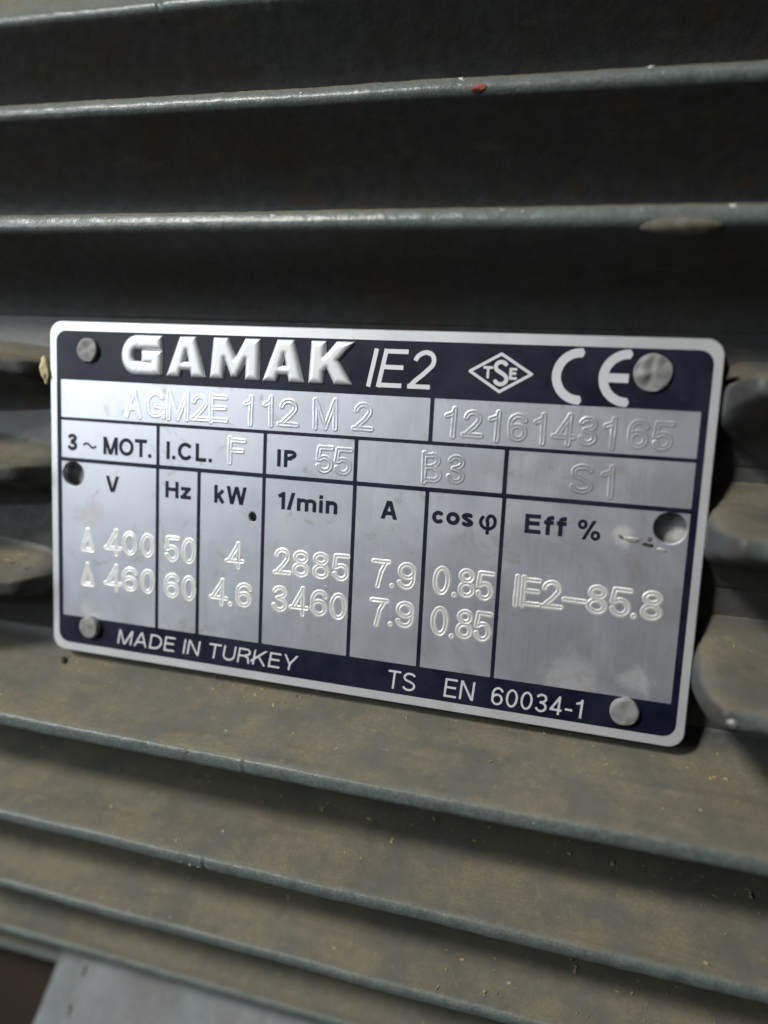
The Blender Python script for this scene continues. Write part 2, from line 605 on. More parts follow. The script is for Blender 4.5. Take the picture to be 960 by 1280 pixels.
    if ch == 'K':
        w = 0.84
        return w, [L((s, 0), (s, 1)), D((s * .8, .36), (w - s * 1.5, 1)), D((w - s * 1.2, 0), (w * .36, .60))[:1] + (False, True) if False else ([(w - s * 1.2 + .12, -.15), (w * .38, .60)], False, True)]
    if ch == 'L':
        w = 0.62
        return w, [L((s, 0), (s, 1)), L((s, s), (w, s))]
    if ch == 'M':
        w = 0.98
        return w, [L((s, 0), (s, 1)), L((w - s, 0), (w - s, 1)), D((w / 2, 0), (s * 1.1, 1)), D((w / 2, 0), (w - s * 1.1, 1))]
    if ch == 'N':
        w = 0.80
        return w, [L((s, 0), (s, 1)), L((w - s, 0), (w - s, 1)), D((w - s * 1.1, 0), (s * 1.1, 1))]
    if ch == 'P' or ch == 'R':
        w = 0.76 if ch == 'P' else 0.82
        st = [L((s, 0), (s, 1)), L(*([(s, t), (w * .52, t)] + arc(w * .52, .735, w * .46 - s, .265 - s, 80, -80, 12) + [(w * .52, .47 + s * .3), (s, .47 + s * .3)]))]
        if ch == 'R':
            st.append(L((w * .56, .46), (w * .80, .38), (w * .86, .15), (w * .92, 0)))
        return w, st
    if ch == 'S':
        w = 0.80
        p = arc(w / 2, .735, w / 2 - s - .02, .265 - s, 22, 230, 16) + [(w * .5, .52)] + arc(w / 2, .275, w / 2 - s, .275 - s, 50, -165, 16)
        return w, [L(*p)]
    if ch == 'T':
        w = 0.80
        return w, [L((0, t), (w, t)), L((w / 2, 0), (w / 2, 1))]
    if ch == 'U':
        w = 0.80
        return w, [L(*([(s, 1), (s, .36)] + arc(w / 2, .36, w / 2 - s, .36 - s, 180, 360, 14) + [(w - s, .36), (w - s, 1)]))]
    if ch == 'Y':
        w = 0.86
        return w, [L((w / 2, 0), (w / 2, .45)), ([(s * .9 - .1, 1.18), (w / 2 + .02, .36)], False, True), ([(w - s * .9 + .1, 1.18), (w / 2 - .02, .36)], False, True)]
    if ch == '.':
        return 2 * s, [L((s, s * 0.95), (s, s * 1.05))] if False else [L((s, 0), (s, 2 * s))]
    if ch == '-':
        return 0.40, [L((0, .36), (.40, .36))]
    if ch == '/':
        return 0.36, [D((s * .6, 0), (.36 - s * .6, 1))]
    if ch == '~':
        return 1.0, [L(*[(s + (1.0 - 2 * s) * i / 16, 0.12 * math.sin(2 * math.pi * i / 16) + 0.1) for i in range(17)])]
    X = 0.73                                   # x-height
    if ch == 'i':
        return 2 * s, [L((s, 0), (s, X)), L((s, 1 - 1.9 * s), (s, 1))]
    if ch == 'n':
        w = 0.62
        return w, [L((s, 0), (s, X)), L(*([(s, X * .55)] + arc(w / 2, X - .27, w / 2 - s, .27 - s, 165, 0, 12) + [(w - s, 0)]))]
    if ch == 'm':
        w = 1.02
        h = w / 2
        a = [(s, X * .55)] + arc((h + s) / 2, X - .25, (h - s) / 2, .25 - s, 165, 0, 10) + [(h, 0)]
        b = [(h, X * .55)] + arc((h + w - s) / 2, X - .25, (w - s - h) / 2, .25 - s, 165, 0, 10) + [(w - s, 0)]
        return w, [L((s, 0), (s, X)), L(*a), L(*b)]
    if ch == 'c':
        w = 0.66
        return w, [L(*arc(w / 2, X / 2, w / 2 - s, X / 2 - s, 42, 318, 22))]
    if ch == 'o':
        w = 0.70
        return w, [C(arc(w / 2, X / 2, w / 2 - s, X / 2 - s, 0, 360, 26)[:-1])]
    if ch == 's':
        w = 0.62
        p = arc(w / 2, X * .735, w / 2 - s - .01, X * .265 - s * .8, 20, 225, 12) + [(w * .5, X * .51)] + arc(w / 2, X * .27, w / 2 - s, X * .27 - s * .8, 45, -165, 12)
        return w, [L(*p)]
    if ch == 'f':
        w = 0.42
        return w, [L(*([(w * .42, 0), (w * .42, .78)] + arc(w * .42 + .17, .78, .17, .22 - s, 180, 95, 6) + [(w, t)])), L((0, X - s * .8), (w, X - s * .8))]
    if ch == 'z':
        w = 0.60
        return w, [L((0.02, X - s), (w - .02, X - s)), L((0, s), (w, s)), L((s * 1.1, s), (w - s * 1.1, X - s))]
    if ch == 'k':
        w = 0.66
        return w, [L((s, 0), (s, 1)), L((s, X * .36), (w - s, X)), L((w * .42, X * .58), (w - s * .9, 0))]
    if ch == 'φ':                               # box of its own: bowl with an open top, stem hanging below
        w = 0.80
        p = arc(w / 2, .60, w / 2 - s, .40 - s, 125, 360, 20) + arc(w / 2 + .14, .66, w / 2 - s - .14, .34 - s, 0, 180, 10) + [(w / 2, .60), (w / 2, 0)]
        return w, [L(*p)]
    if ch == '%':
        w = 1.08
        a = [C(arc(.22, .76, .22 - s * .8, .24 - s * .8, 0, 360, 20)[:-1]), C(arc(w - .22, .24, .22 - s * .8, .24 - s * .8, 0, 360, 20)[:-1]), D((.30, 0), (w - .30, 1))]
        return w, a
    raise KeyError(ch)


def seg_capsule(P, a, b):
    ab = b - a
    tt = np.clip(((P - a) @ ab) / max(1e-12, ab @ ab), 0, 1)
    return np.linalg.norm(P - a - tt[:, None] * ab, axis=1)


def seg_box(P, a, b, hw):
    ab = b - a
    l = np.linalg.norm(ab)
    u = ab / max(l, 1e-9)
    q = P - (a + b) / 2
    dx = np.abs(q @ u) - l / 2
    dy = np.abs(q @ np.array([-u[1], u[0]])) - hw
    return np.minimum(np.maximum(dx, dy), 0) + np.hypot(np.maximum(dx, 0), np.maximum(dy, 0))


def sdf_strokes(P, strokes, hw, round_ends):
    """strokes in millimetres: (Nx2 array, closed, (zlo, zhi) or None); distance to the union of the thick lines"""
    out = np.full(len(P), 9.0)
    for pts, closed, clip in strokes:
        lo, hi = pts.min(0) - hw - 0.9, pts.max(0) + hw + 0.9
        sel = np.where(((P >= lo) & (P <= hi)).all(1))[0]
        if not len(sel):
            continue
        Q = P[sel]
        d = np.full(len(Q), 9.0)
        n = len(pts)
        segs = [(i, (i + 1) % n) for i in range(n if closed else n - 1)]
        for k, (i, j) in enumerate(segs):
            ends = (not closed) and (k == 0 or k == len(segs) - 1)
            if ends and not round_ends:
                d = np.minimum(d, seg_box(Q, pts[i], pts[j], hw))
                if n > 2:
                    c = pts[j] if k == 0 else pts[i]
                    d = np.minimum(d, np.linalg.norm(Q - c, axis=1) - hw)
            else:
                d = np.minimum(d, seg_capsule(Q, pts[i], pts[j]) - hw)
        if clip is not None:
            d = np.maximum(d, np.maximum(clip[0] - Q[:, 1], Q[:, 1] - clip[1]))
        out[sel] = np.minimum(out[sel], d)
    return out


def sdf_poly(P, poly):
    poly = np.asarray(poly, float)
    d = np.full(len(P), 1e9)
    ins = np.zeros(len(P), bool)
    n = len(poly)
    for i in range(n):
        a, b = poly[i], poly[(i + 1) % n]
        d = np.minimum(d, seg_capsule(P, a, b))
        c = (a[1] > P[:, 1]) != (b[1] > P[:, 1])
        with np.errstate(divide='ignore', invalid='ignore'):
            xi = (b[0] - a[0]) * (P[:, 1] - a[1]) / (b[1] - a[1] if b[1] != a[1] else 1e-12) + a[0]
        ins ^= c & (P[:, 0] < xi)
    return np.where(ins, -d, d)


def layout(text, x0, x1, base, height, hw, gap=0.17, slant=0.0, space=0.36):
    """text stretched between x0 and x1; returns strokes in millimetres"""
    s = hw / height
    gl, x = [], 0.0
    for ch in text:
        if ch == ' ':
            x += space
            continue
        w, st = glyph(ch, s)
        gl.append((x, st))
        x += w + gap
    total = x - gap
    k = (x1 - x0 - slant * height) / total if slant else (x1 - x0) / total
    out = []
    for gx, st in gl:
        for pts, closed, clip in st:
            q = np.array([(x0 + (gx + px) * k + slant * py * height, base + py * height) for px, py in pts])
            out.append((q, closed, (base, base + height) if clip else None))
    return out


def layout_chars(chars, base, height, hw):
    """each character in its own measured slot (x from, x to)"""
    s = hw / height
    out = []
    for ch, a, b in chars:
        w, st = glyph(ch, s)
        jz, jr = random.uniform(-.09, .09), random.uniform(-.03, .03)
        if ch == '.':
            st = [([(s, s * 0.6), (s, s * 0.8)], False, False)]
        for pts, closed, clip in st:
            if clip:                                  # undo the overrun that flat print trims off
                (ax, ay), (bx, by) = pts
                pts = [(ax + (bx - ax) / 6, ay + (by - ay) / 6), (bx - (bx - ax) / 6, by - (by - ay) / 6)]
            q = np.array([(a + px / w * (b - a), base + jz + py * height) for px, py in pts])
            m = np.array([(a + b) / 2, base + height / 2])
            r = q - m
            q = m + np.stack([r[:, 0] * math.cos(jr) - r[:, 1] * math.sin(jr), r[:, 0] * math.sin(jr) + r[:, 1] * math.cos(jr)], 1)
            out.append((q, closed, None))
    return out


def grid(bounds, res):
    x0, x1, z0, z1 = bounds
    nx, nz = int((x1 - x0) / res) + 2, int((z1 - z0) / res) + 2
    xs = x0 + np.arange(nx) * res
    zs = z0 + np.arange(nz) * res
    X, Z = np.meshgrid(xs, zs)
    return nx, nz, np.stack([X.ravel(), Z.ravel()], 1)


def bounds_of(strokes, m):
    a = np.concatenate([p for p, _, _ in strokes])
    return a[:, 0].min() - m, a[:, 0].max() + m, a[:, 1].min() - m, a[:, 1].max() + m


def flat_from_sdf(P, d, nx, nz, y):
    """marching squares: the region d < 0 as a flat sheet at depth y"""
    V, F, idx, cut = [], [], {}, {}

    def corner(i):
        if i not in idx:
            idx[i] = len(V)
            V.append((P[i, 0], y, P[i, 1]))
        return idx[i]

    def cross(i, j):
        key = (i, j) if i < j else (j, i)
        if key not in cut:
            a, b = key
            f = d[a] / (d[a] - d[b])
            q = P[a] + (P[b] - P[a]) * f
            cut[key] = len(V)
            V.append((q[0], y, q[1]))
        return cut[key]
    inside = (d < 0).reshape(nz, nx)
    any_in = inside[:-1, :-1] | inside[1:, :-1] | inside[:-1, 1:] | inside[1:, 1:]
    for r, c in zip(*np.nonzero(any_in)):
        i = r * nx + c
        q = (i, i + 1, i + 1 + nx, i + nx)
        f = []
        for k in range(4):
            a, b = q[k], q[(k + 1) % 4]
            if d[a] < 0:
                f.append(corner(a))
            if (d[a] < 0) != (d[b] < 0):
                f.append(cross(a, b))
        if len(f) > 2:
            F.append(tuple(f))
    return V, F


def relief_from_sdf(P, d, nx, nz, y, height_fn, band):
    """a raised skin over the region d < band; height_fn(d) millimetres towards the viewer"""
    keep = (d < band).reshape(nz, nx)
    cell = keep[:-1, :-1] | keep[1:, :-1] | keep[:-1, 1:] | keep[1:, 1:]
    h = height_fn(d)
    rr, cc = np.nonzero(cell)
    i = rr * nx + cc
    quads = np.stack([i, i + 1, i + 1 + nx, i + nx], 1)
    used, inv = np.unique(quads, return_inverse=True)
    inv = inv.reshape(quads.shape)
    V = np.stack([P[used, 0], y - h[used], P[used, 1]], 1)
    return V, inv.tolist()


def print_text(name, strokes, hw, y, mat, parent, label, res=0.055, round_ends=False):
    nx, nz, P = grid(bounds_of(strokes, hw + 0.15), res)
    d = sdf_strokes(P, strokes, hw, round_ends)
    V, F = flat_from_sdf(P, d, nx, nz, y)
    return mesh_obj(name, V, F, mat, parent, label, smooth=False)


# ----------------------------------------------------------------- the nameplate
PLX, PLZ = 48.0, 25.775
plate_thing = thing('nameplate', (0, 1.0, -PLZ), 'silver aluminium motor nameplate with navy blue print riveted to the finned housing', 'nameplate')


def rounded_rect(x0, x1, z0, z1, r, n=8):
    pts = []
    for cx, cz, a in ((x1 - r, z1 - r, 0), (x0 + r, z1 - r, 90), (x0 + r, z0 + r, 180), (x1 - r, z0 + r, 270)):
        for i in range(n + 1):
            t = math.radians(a + 90 * i / n)
            pts.append((cx + r * math.cos(t), cz + r * math.sin(t)))
    return pts


def circle(cx, cz, rx, rz=None, n=40, tilt=0.0):
    rz = rz or rx
    out = []
    for i in range(n):
        t = 2 * math.pi * i / n
        x, z = rx * math.cos(t), rz * math.sin(t)
        out.append((cx + x * math.cos(tilt) - z * math.sin(tilt), cz + x * math.sin(tilt) + z * math.cos(tilt)))
    return out


def filled_sheet(loops):
    """outer loop + hole loops -> triangles, with a filled 2D curve"""
    cu = bpy.data.curves.new('tmp', 'CURVE')
    cu.dimensions = '2D'
    cu.fill_mode = 'BOTH'
    for lp in loops:
        sp = cu.splines.new('POLY')
        sp.points.add(len(lp) - 1)
        for p, (x, z) in zip(sp.points, lp):
            p.co = (x, z, 0, 1)
        sp.use_cyclic_u = True
    ob = bpy.data.objects.new('tmp', cu)
    col.objects.link(ob)
    me = bpy.data.meshes.new_from_object(ob.evaluated_get(bpy.context.evaluated_depsgraph_get()))
    V = [(v.co.x, v.co.y) for v in me.vertices]
    F = [tuple(p.vertices) for p in me.polygons]
    bpy.data.objects.remove(ob)
    bpy.data.curves.remove(cu)
    bpy.data.meshes.remove(me)
    return V, F


HOLES = [circle(-43.95, 2.62, 1.88), circle(43.75, 2.55, 1.98), circle(-13.3, -1.3, 0.55, 0.72, 16, 0.2)]


def slab(loops, y_front, y_back, bevel):
    """a plate with real holes: front face, small rubbed bevel, rim and back"""
    V, F = [], []

    def inset(lp, d):
        n = len(lp)
        out = []
        for i in range(n):
            a, b, c = np.array(lp[i - 1]), np.array(lp[i]), np.array(lp[(i + 1) % n])
            t = c - a
            t = t / np.linalg.norm(t)
            out.append(tuple(b + d * np.array([-t[1], t[0]])))
        return out
    inner = [inset(loops[0], bevel)] + [inset(lp, -bevel) for lp in loops[1:]]
    fv, ff = filled_sheet(inner)
    V += [(x, y_front, z) for x, z in fv]
    F += ff
    for lp, il in zip(loops, inner):
        n = len(lp)
        a = len(V)
        V += [(x, y_front, z) for x, z in il]
        V += [(x, y_front + bevel, z) for x, z in lp]
        V += [(x, y_back, z) for x, z in lp]
        for k in range(2):
            for i in range(n):
                j = (i + 1) % n
                F.append((a + k * n + i, a + k * n + j, a + (k + 1) * n + j, a + (k + 1) * n + i))
    bv, bf = filled_sheet(loops)
    o = len(V)
    V += [(x, y_back, z) for x, z in bv]
    F += [tuple(o + i for i in f) for f in bf]
    return V, F


outer = rounded_rect(-PLX, PLX, -PLZ, PLZ, 2.1, 10)
pl = mesh_obj('plate', *slab([outer] + HOLES, 0.0, 0.9, 0.12), M['plate'], plate_thing, smooth=False)
bm = bmesh.new()
bm.from_mesh(pl.data)
bmesh.ops.remove_doubles(bm, verts=bm.verts, dist=2e-6)
bmesh.ops.recalc_face_normals(bm, faces=bm.faces)
bm.to_mesh(pl.data)
bm.free()

# navy ink: one printed sheet with the bare cells left open
XL, XR = -46.05, 45.97
R1, R2, R3 = (11.35, 17.05), (5.15, 10.87), (-20.0, 4.55)
cells = [(XL, 12.22, *R1), (12.76, XR, *R1),
         (XL, -29.28, *R2), (-28.76, -11.88, *R2), (-11.36, 1.84, *R2), (2.38, 22.55, *R2), (23.10, XR, *R2),
         (XL, -29.32, *R3), (-28.79, -22.36, *R3), (-21.82, -11.88, *R3), (-11.36, 1.88, *R3), (2.42, 12.24, *R3), (12.78, 22.66, *R3), (23.18, XR, *R3)]
loops = [rounded_rect(-46.82, 46.85, -24.42, 24.36, 1.7, 8)] + [rounded_rect(a, b, c, d, 0.12, 2) for a, b, c, d in cells]
fv, ff = filled_sheet(loops)
INK = -0.03
bv, bf = filled_sheet([rounded_rect(-PLX + .13, PLX - .13, -PLZ + .13, PLZ - .13, 2.0, 10), rounded_rect(-46.78, 46.81, -24.38, 24.32, 1.7, 8)])
mesh_obj('rim', [(x, -0.02, z) for x, z in bv], bf, M['rim'], plate_thing, 'bright bare metal border', smooth=False)
ink = mesh_obj('ink_print', [(x, INK, z) for x, z in fv], ff, M['ink'], plate_thing, 'navy blue printed band and cell lines', smooth=False)

# printed headings in the cells
HB = 0.275
for txt, x0, x1, zb, h, hw, gap, sl in [
        ('3', -45.0, -43.15, 6.26, 2.58, HB, .17, 0), ('~', -42.25, -39.6, 6.95, 2.6, 0.17, .17, 0), ('MOT.', -38.5, -30.15, 6.07, 2.68, HB, .08, 0), ('I.CL.', -27.6, -20.0, 6.12, 2.62, HB, .12, 0),
        ('IP', -9.7, -6.65, 6.32, 2.46, HB, .17, 0), ('V', -38.15, -35.65, 0.38, 2.46, HB, .17, 0), ('Hz', -27.75, -23.4, 0.36, 2.48, HB, .10, 0),
        ('kW', -19.55, -14.3, 0.28, 2.62, HB, .1, 0), ('1/min', -9.3, -0.25, 0.24, 2.52, HB, .11, 0), ('A', 6.03, 8.48, 0.3, 2.54, HB, .17, 0),
        ('cos', 13.3, 19.05, 0.34, 2.42, HB, .05, 0), ('φ', 19.75, 22.15, -0.5, 2.75, 0.22, .17, 0), ('Eff', 25.8, 31.15, 0.22, 2.56, HB, .13, 0), ('%', 32.6, 35.42, 0.1, 2.55, 0.20, .17, 0)]:
    print_text('printed_heading', layout(txt, x0, x1, zb, h, hw, gap, sl), hw, -0.025, M['ink'], plate_thing, 'navy printed heading reading ' + txt)

# bare-metal writing left open in the navy bands
LIFT = -0.05
print_text('printed_text', layout('IE2', 3.15, 13.0, 18.15, 5.1, 0.30, .17, .20), 0.30, LIFT, M['emboss'], ink, 'slanted silver lettering reading IE2')
print_text('printed_text', layout('MADE IN TURKEY', -36.05, -5.4, -23.42, 2.32, 0.145, .15, .17, .42), 0.145, LIFT, M['emboss'], ink, 'silver lettering reading MADE IN TURKEY')
print_text('printed_text', layout('TS', 8.15, 12.45, -23.75, 2.7, 0.15, .17, .08), 0.15, LIFT, M['emboss'], ink, 'silver lettering reading TS')
print_text('printed_text', layout('EN', 16.4, 20.75, -23.72, 2.7, 0.15, .17, .08), 0.15, LIFT, M['emboss'], ink, 'silver lettering reading EN')
print_text('printed_text', layout('60034-1', 23.0, 35.2, -23.78, 2.58, 0.15, .17, .06), 0.15, LIFT, M['emboss'], ink, 'silver lettering reading 60034-1')

# CE mark
HW = 0.56
cR = 3.5 - HW
zc_ce = 20.65
for kind, cx in (('C', 31.35), ('E', 37.1)):
    st = [(np.array(arc(cx, zc_ce, cR, cR, 87, 273, 26)), False, None)]
    if kind == 'E':
        st.append((np.array([(cx - cR, zc_ce), (cx + 0.1, zc_ce)]), False, None))
    print_text('conformity_mark', st, HW, LIFT, M['emboss'], ink, 'large silver letter %s of the CE mark' % kind)

# diamond emblem with T S E
dm = np.array([(17.3, 20.78), (21.3, 23.1), (25.3, 20.68), (21.3, 18.3)])
print_text('emblem_frame', [(dm, True, None)], 0.19, LIFT, M['emboss'], ink, 'silver diamond outline')
for ch, a, b, zb, h, hw in (('T', 19.05, 20.3, 19.95, 1.55, 0.17), ('S', 20.42, 22.3, 19.0, 3.35, 0.26), ('E', 22.45, 23.45, 19.9, 1.5, 0.17)):
    print_text('emblem_letter', layout(ch, a, b, zb, h, hw), hw, LIFT, M['emboss'], ink, 'silver letter %s inside the diamond' % ch)

# raised brand letters
def dome(H, w):
    def f(d):
        u = np.clip(-d / w, 0, 1)
        return np.where(d > 0, -0.02 - np.clip(d, 0, .2) * 0.5, H * np.sqrt(np.clip(1 - (1 - u) ** 2.2, 0, 1))) - 0.012
    return f


def brand_letter(ch, x0, x1, z0, z1):
    w, h = x1 - x0, z1 - z0
    q = lambda pts: [(x0 + px * w + 0.10 * (py - .5) * h * 0.5, z0 + py * h) for px, py in pts]
    nx, nz, P = grid((x0 - .5, x1 + .5, z0 - .4, z1 + .4), 0.07)
    if ch == 'G':
        hw = 0.165
        A = lambda p: np.array(q(p))
        top = arc(.36, .5, .36 - hw * h / w, .5 - hw, 90, 270, 18)
        st = [(A([(.97, 1 - hw), (.36, 1 - hw)] + top[1:-1] + [(.36, hw), (.86, hw)]), False, None), (A([(.99 - hw * h / w, 0.02), (.99 - hw * h / w, .56)]), False, None), (A([(.50, .45), (.99, .45)]), False, None)]
        d = sdf_strokes(P, st, hw * h, False)
    elif ch == 'A':
        d = sdf_poly(P, q([(0, 0), (.30, 1), (.70, 1), (1, 0), (.66, 0), (.615, .17), (.385, .17), (.34, 0)]))
        d = np.maximum(d, -sdf_poly(P, q([(.435, .37), (.565, .37), (.5, .66)])))
    elif ch == 'M':
        d = sdf_poly(P, q([(0, 0), (.03, 1), (.32, 1), (.5, .52), (.68, 1), (.97, 1), (1, 0), (.73, 0), (.72, .50), (.56, .06), (.44, .06), (.28, .50), (.27, 0)]))
    else:
        d = sdf_poly(P, q([(0, 0), (0, 1), (.34, 1), (.34, .66), (.60, 1), (1, 1), (.66, .56), (1.02, 0), (.62, 0), (.42, .36), (.34, .26), (.34, 0)]))
    V, F = relief_from_sdf(P, d - 0.10, nx, nz, INK, dome(0.50, 0.85), 0.15)
    mesh_obj('raised_letter', V, F, M['emboss'], ink, 'thick raised silver letter %s' % ch)


for ch, a, b in (('G', -35.1, -28.3), ('A', -27.4, -21.15), ('M', -20.3, -12.65), ('A', -12.0, -5.9), ('K', -5.05, 1.05)):
    brand_letter(ch, a, b, 18.3, 23.9)

# stamped figures: a pressed groove with a thrown-up lip on both sides
STAMPED = [
    ('AGM2E 112 M 2', 11.98, 4.1, [('A', -34.61, -31.86), ('G', -31.18, -27.8), ('M', -27.53, -23.95), ('2', -23.42, -20.81), ('E', -20.55, -17.85), ('1', -14.87, -13.7), ('1', -11.75, -10.59), ('2', -9.51, -6.81), ('M', -4.4, -0.85), ('2', 1.65, 4.18)]),
    ('1216143165', 11.96, 3.86, [('1', 14.59, 15.86), ('2', 16.94, 19.28), ('1', 20.46, 21.7), ('6', 22.75, 25.22), ('1', 26.35, 27.57), ('4', 28.68, 31.17), ('3', 31.64, 34.02), ('1', 35.0, 36.26), ('6', 37.71, 40.17), ('5', 40.72, 43.04)]),
    ('F', 6.19, 3.8, [('F', -17.46, -14.91)]),
    ('55', 5.72, 4.08, [('5', -3.77, -1.25), ('5', -1.0, 1.52)]),
    ('B3', 5.71, 4.11, [('B', 11.62, 14.26), ('3', 15.04, 17.42)]),
    ('S1', 5.76, 3.95, [('S', 31.18, 34.04), ('1', 35.24, 36.5)]),
    ('Δ', -9.51, 3.55, [('Δ', -42.58, -40.15)]),
    ('400', -9.40, 3.95, [('4', -38.16, -35.51), ('0', -35.15, -32.46), ('0', -31.9, -29.45)]),
    ('50', -9.59, 4.2, [('5', -27.64, -25.27), ('0', -24.73, -22.4)]),
    ('4', -9.27, 3.8, [('4', -17.25, -14.72)]),
    ('Δ', -15.06, 3.6, [('Δ', -42.62, -40.18)]),
    ('460', -15.04, 4.04, [('4', -38.18, -35.51), ('6', -35.15, -32.44), ('0', -31.88, -29.42)]),
    ('60', -15.15, 4.1, [('6', -27.68, -25.2), ('0', -24.65, -22.35)]),
    ('4.6', -15.02, 3.94, [('4', -19.79, -17.27), ('.', -16.9, -16.3), ('6', -15.69, -13.09)]),
    ('2885', -9.45, 4.15, [('2', -9.54, -7.2), ('8', -6.78, -4.19), ('8', -3.68, -1.13), ('5', -0.64, 1.87)]),
    ('3460', -15.0, 4.15, [('3', -9.81, -7.42), ('4', -6.84, -4.35), ('6', -3.79, -1.22), ('0', -0.84, 1.75)]),
    ('7.9', -9.37, 4.06, [('7', 5.44, 7.64), ('.', 7.98, 8.52), ('9', 8.99, 11.6)]),
    ('7.9', -14.93, 4.05, [('7', 5.47, 7.63), ('.', 7.98, 8.52), ('9', 9.04, 11.62)]),
    ('0.85', -9.64, 4.25, [('0', 14.06, 16.39), ('.', 16.74, 17.29), ('8', 17.57, 19.8), ('5', 20.04, 22.29)]),
    ('0.85', -15.3, 4.4, [('0', 14.1, 16.45), ('.', 16.8, 17.36), ('8', 17.64, 19.83), ('5', 20.13, 22.35)]),
    ('IE2-85.8', -9.59, 4.05, [('I', 25.05, 25.78), ('E', 26.05, 28.39), ('2', 28.78, 31.24), ('-', 31.67, 34.29), ('8', 34.52, 37.1), ('5', 37.43, 39.97), ('.', 40.1, 40.7), ('8', 41.22, 43.84)]),
]


def groove(d, H=0.05):
    """d = distance from the stroke's centre line"""
    lip = 0.235
    up = H * np.exp(-((d - lip) / 0.115) ** 2)
    floor = 0.012 * np.clip(1 - d / 0.3, 0, 1)
    return up + floor - np.clip((d - 0.44) / 0.16, 0, 1) * 0.03


for text, zb, h, chars in STAMPED:
    st = layout_chars(chars, zb + 0.12, h - 0.24, 0.30)
    nx, nz, P = grid(bounds_of(st, 0.75), 0.07)
    d = sdf_strokes(P, st, 0.0, True)
    wob = np.array([noise.noise((p[0] * 1.3, p[1] * 1.3, 3.0)) for p in P]) * 0.035
    depth = 0.60 + 0.85 * np.array([noise.noise((p[0] * 0.55, p[1] * 0.55, 11.0)) for p in P])
    H = (0.036 if zb > 5 else 0.060) * np.clip(depth + 0.15, 0.6, 1.3)
    V, F = relief_from_sdf(P, d + wob, nx, nz, 0.0, lambda q: groove(q, H), 0.66)
    nm = {'Δ': 'a triangle'}.get(text, text)
    mesh_obj('stamped_text', V, F, M['stamp'] if zb > 5 else M['stamp2'], plate_thing, 'stamped silver characters reading ' + nm)

# long scratch and a few short ones
def scratch(name, pts, w, parent):
    st = [(np.array(pts), False, None)]
    nx, nz, P = grid(bounds_of(st, 0.3), 0.05)
    d = sdf_strokes(P, st, 0.0, True)
    V, F = relief_from_sdf(P, d, nx, nz, 0.0, lambda q: 0.035 * np.exp(-(q / w) ** 2) - np.clip((q - w * 1.1) / w, 0, 1) * 0.02, w * 2.2)
    return mesh_obj(name, V, F, M['stamp'], parent)


scratch('scratch', [(-1.6, -10.2), (0.4, -12.6), (3.2, -15.2), (8.4, -19.6)], 0.06, plate_thing)

# rivets
def rivet(cx, cz, r, h, seed, flat):
    V, F = [], []
    n = 36
    prof = [(r * 1.02, 0.0), (r * 1.0, h * .70), (r * .97, h * .90), (r * .90, h * .99), (r * .78, h * 1.0), (r * .6, h * 1.0), (r * .4, h), (r * .2, h), (0.02, h)]
    for k, (pr, ph) in enumerate(prof):
        for i in range(n):
            a = 2 * math.pi * i / n
            wob = 1 + 0.05 * noise.noise((math.cos(a) * 1.5, math.sin(a) * 1.5, seed))
            x, z = pr * wob * math.cos(a), pr * wob * math.sin(a)
            dent = flat * noise.noise((x * 0.9, z * 0.9, seed * 3.3)) if k >= 3 else 0.0
            V.append((cx + x, -ph + 0.02 + dent, cz + z))
    for k in range(len(prof) - 1):
        for i in range(n):
            j = (i + 1) % n
            F.append((k * n + i, k * n + j, (k + 1) * n + j, (k + 1) * n + i))
    F.append(tuple(range((len(prof) - 1) * n, len(prof) * n)))
    return recalc(mesh_obj('rivet', V, F, M['rivet'], plate_thing))


rivet(-41.0, 21.55, 1.80, 0.6, 1, 0.22)
rivet(40.0, 21.45, 2.30, 0.42, 2, 0.45)
rivet(-40.75, -21.3, 1.70, 1.0, 3, 0.2)
rivet(40.4, -21.85, 1.85, 0.7, 4, 0.22)

# ----------------------------------------------------------------- marks on the fins (sub-parts of their fin)
def lump(name, centre, axes, mat, parent, seed=0, rough=0.25, label=None, base=None):
    """irregular low lump: axes = three vectors (long, across, out)"""
    bm = bmesh.new()
    bmesh.ops.create_icosphere(bm, subdivisions=3, radius=1.0)
    A = [Vector(a) for a in axes]
    V = []
    for v in bm.verts:
        k = 1 + rough * noise.noise(v.co * 1.7 + Vector((seed, 0, 0)))
        p = Vector(centre) + (A[0] * v.co.x + A[1] * v.co.y + A[2] * v.co.z) * k
        V.append(tuple(p))
    F = [tuple(v.index for v in f.verts) for f in bm.faces]
    bm.free()
    return mesh_obj(name, V, F, mat, parent, label, base=base)


def frame(theta_deg):
    th = math.radians(theta_deg + HALF)
    return Vector((1, 0, 0)), Vector((0, math.sin(th), math.cos(th))), Vector((0, -math.cos(th), math.sin(th)))


def tip_point(theta_deg, x, t=0.0, dr=0.0):
    return Vector(ring_point(math.radians(theta_deg + HALF), RT + dr, t, x))


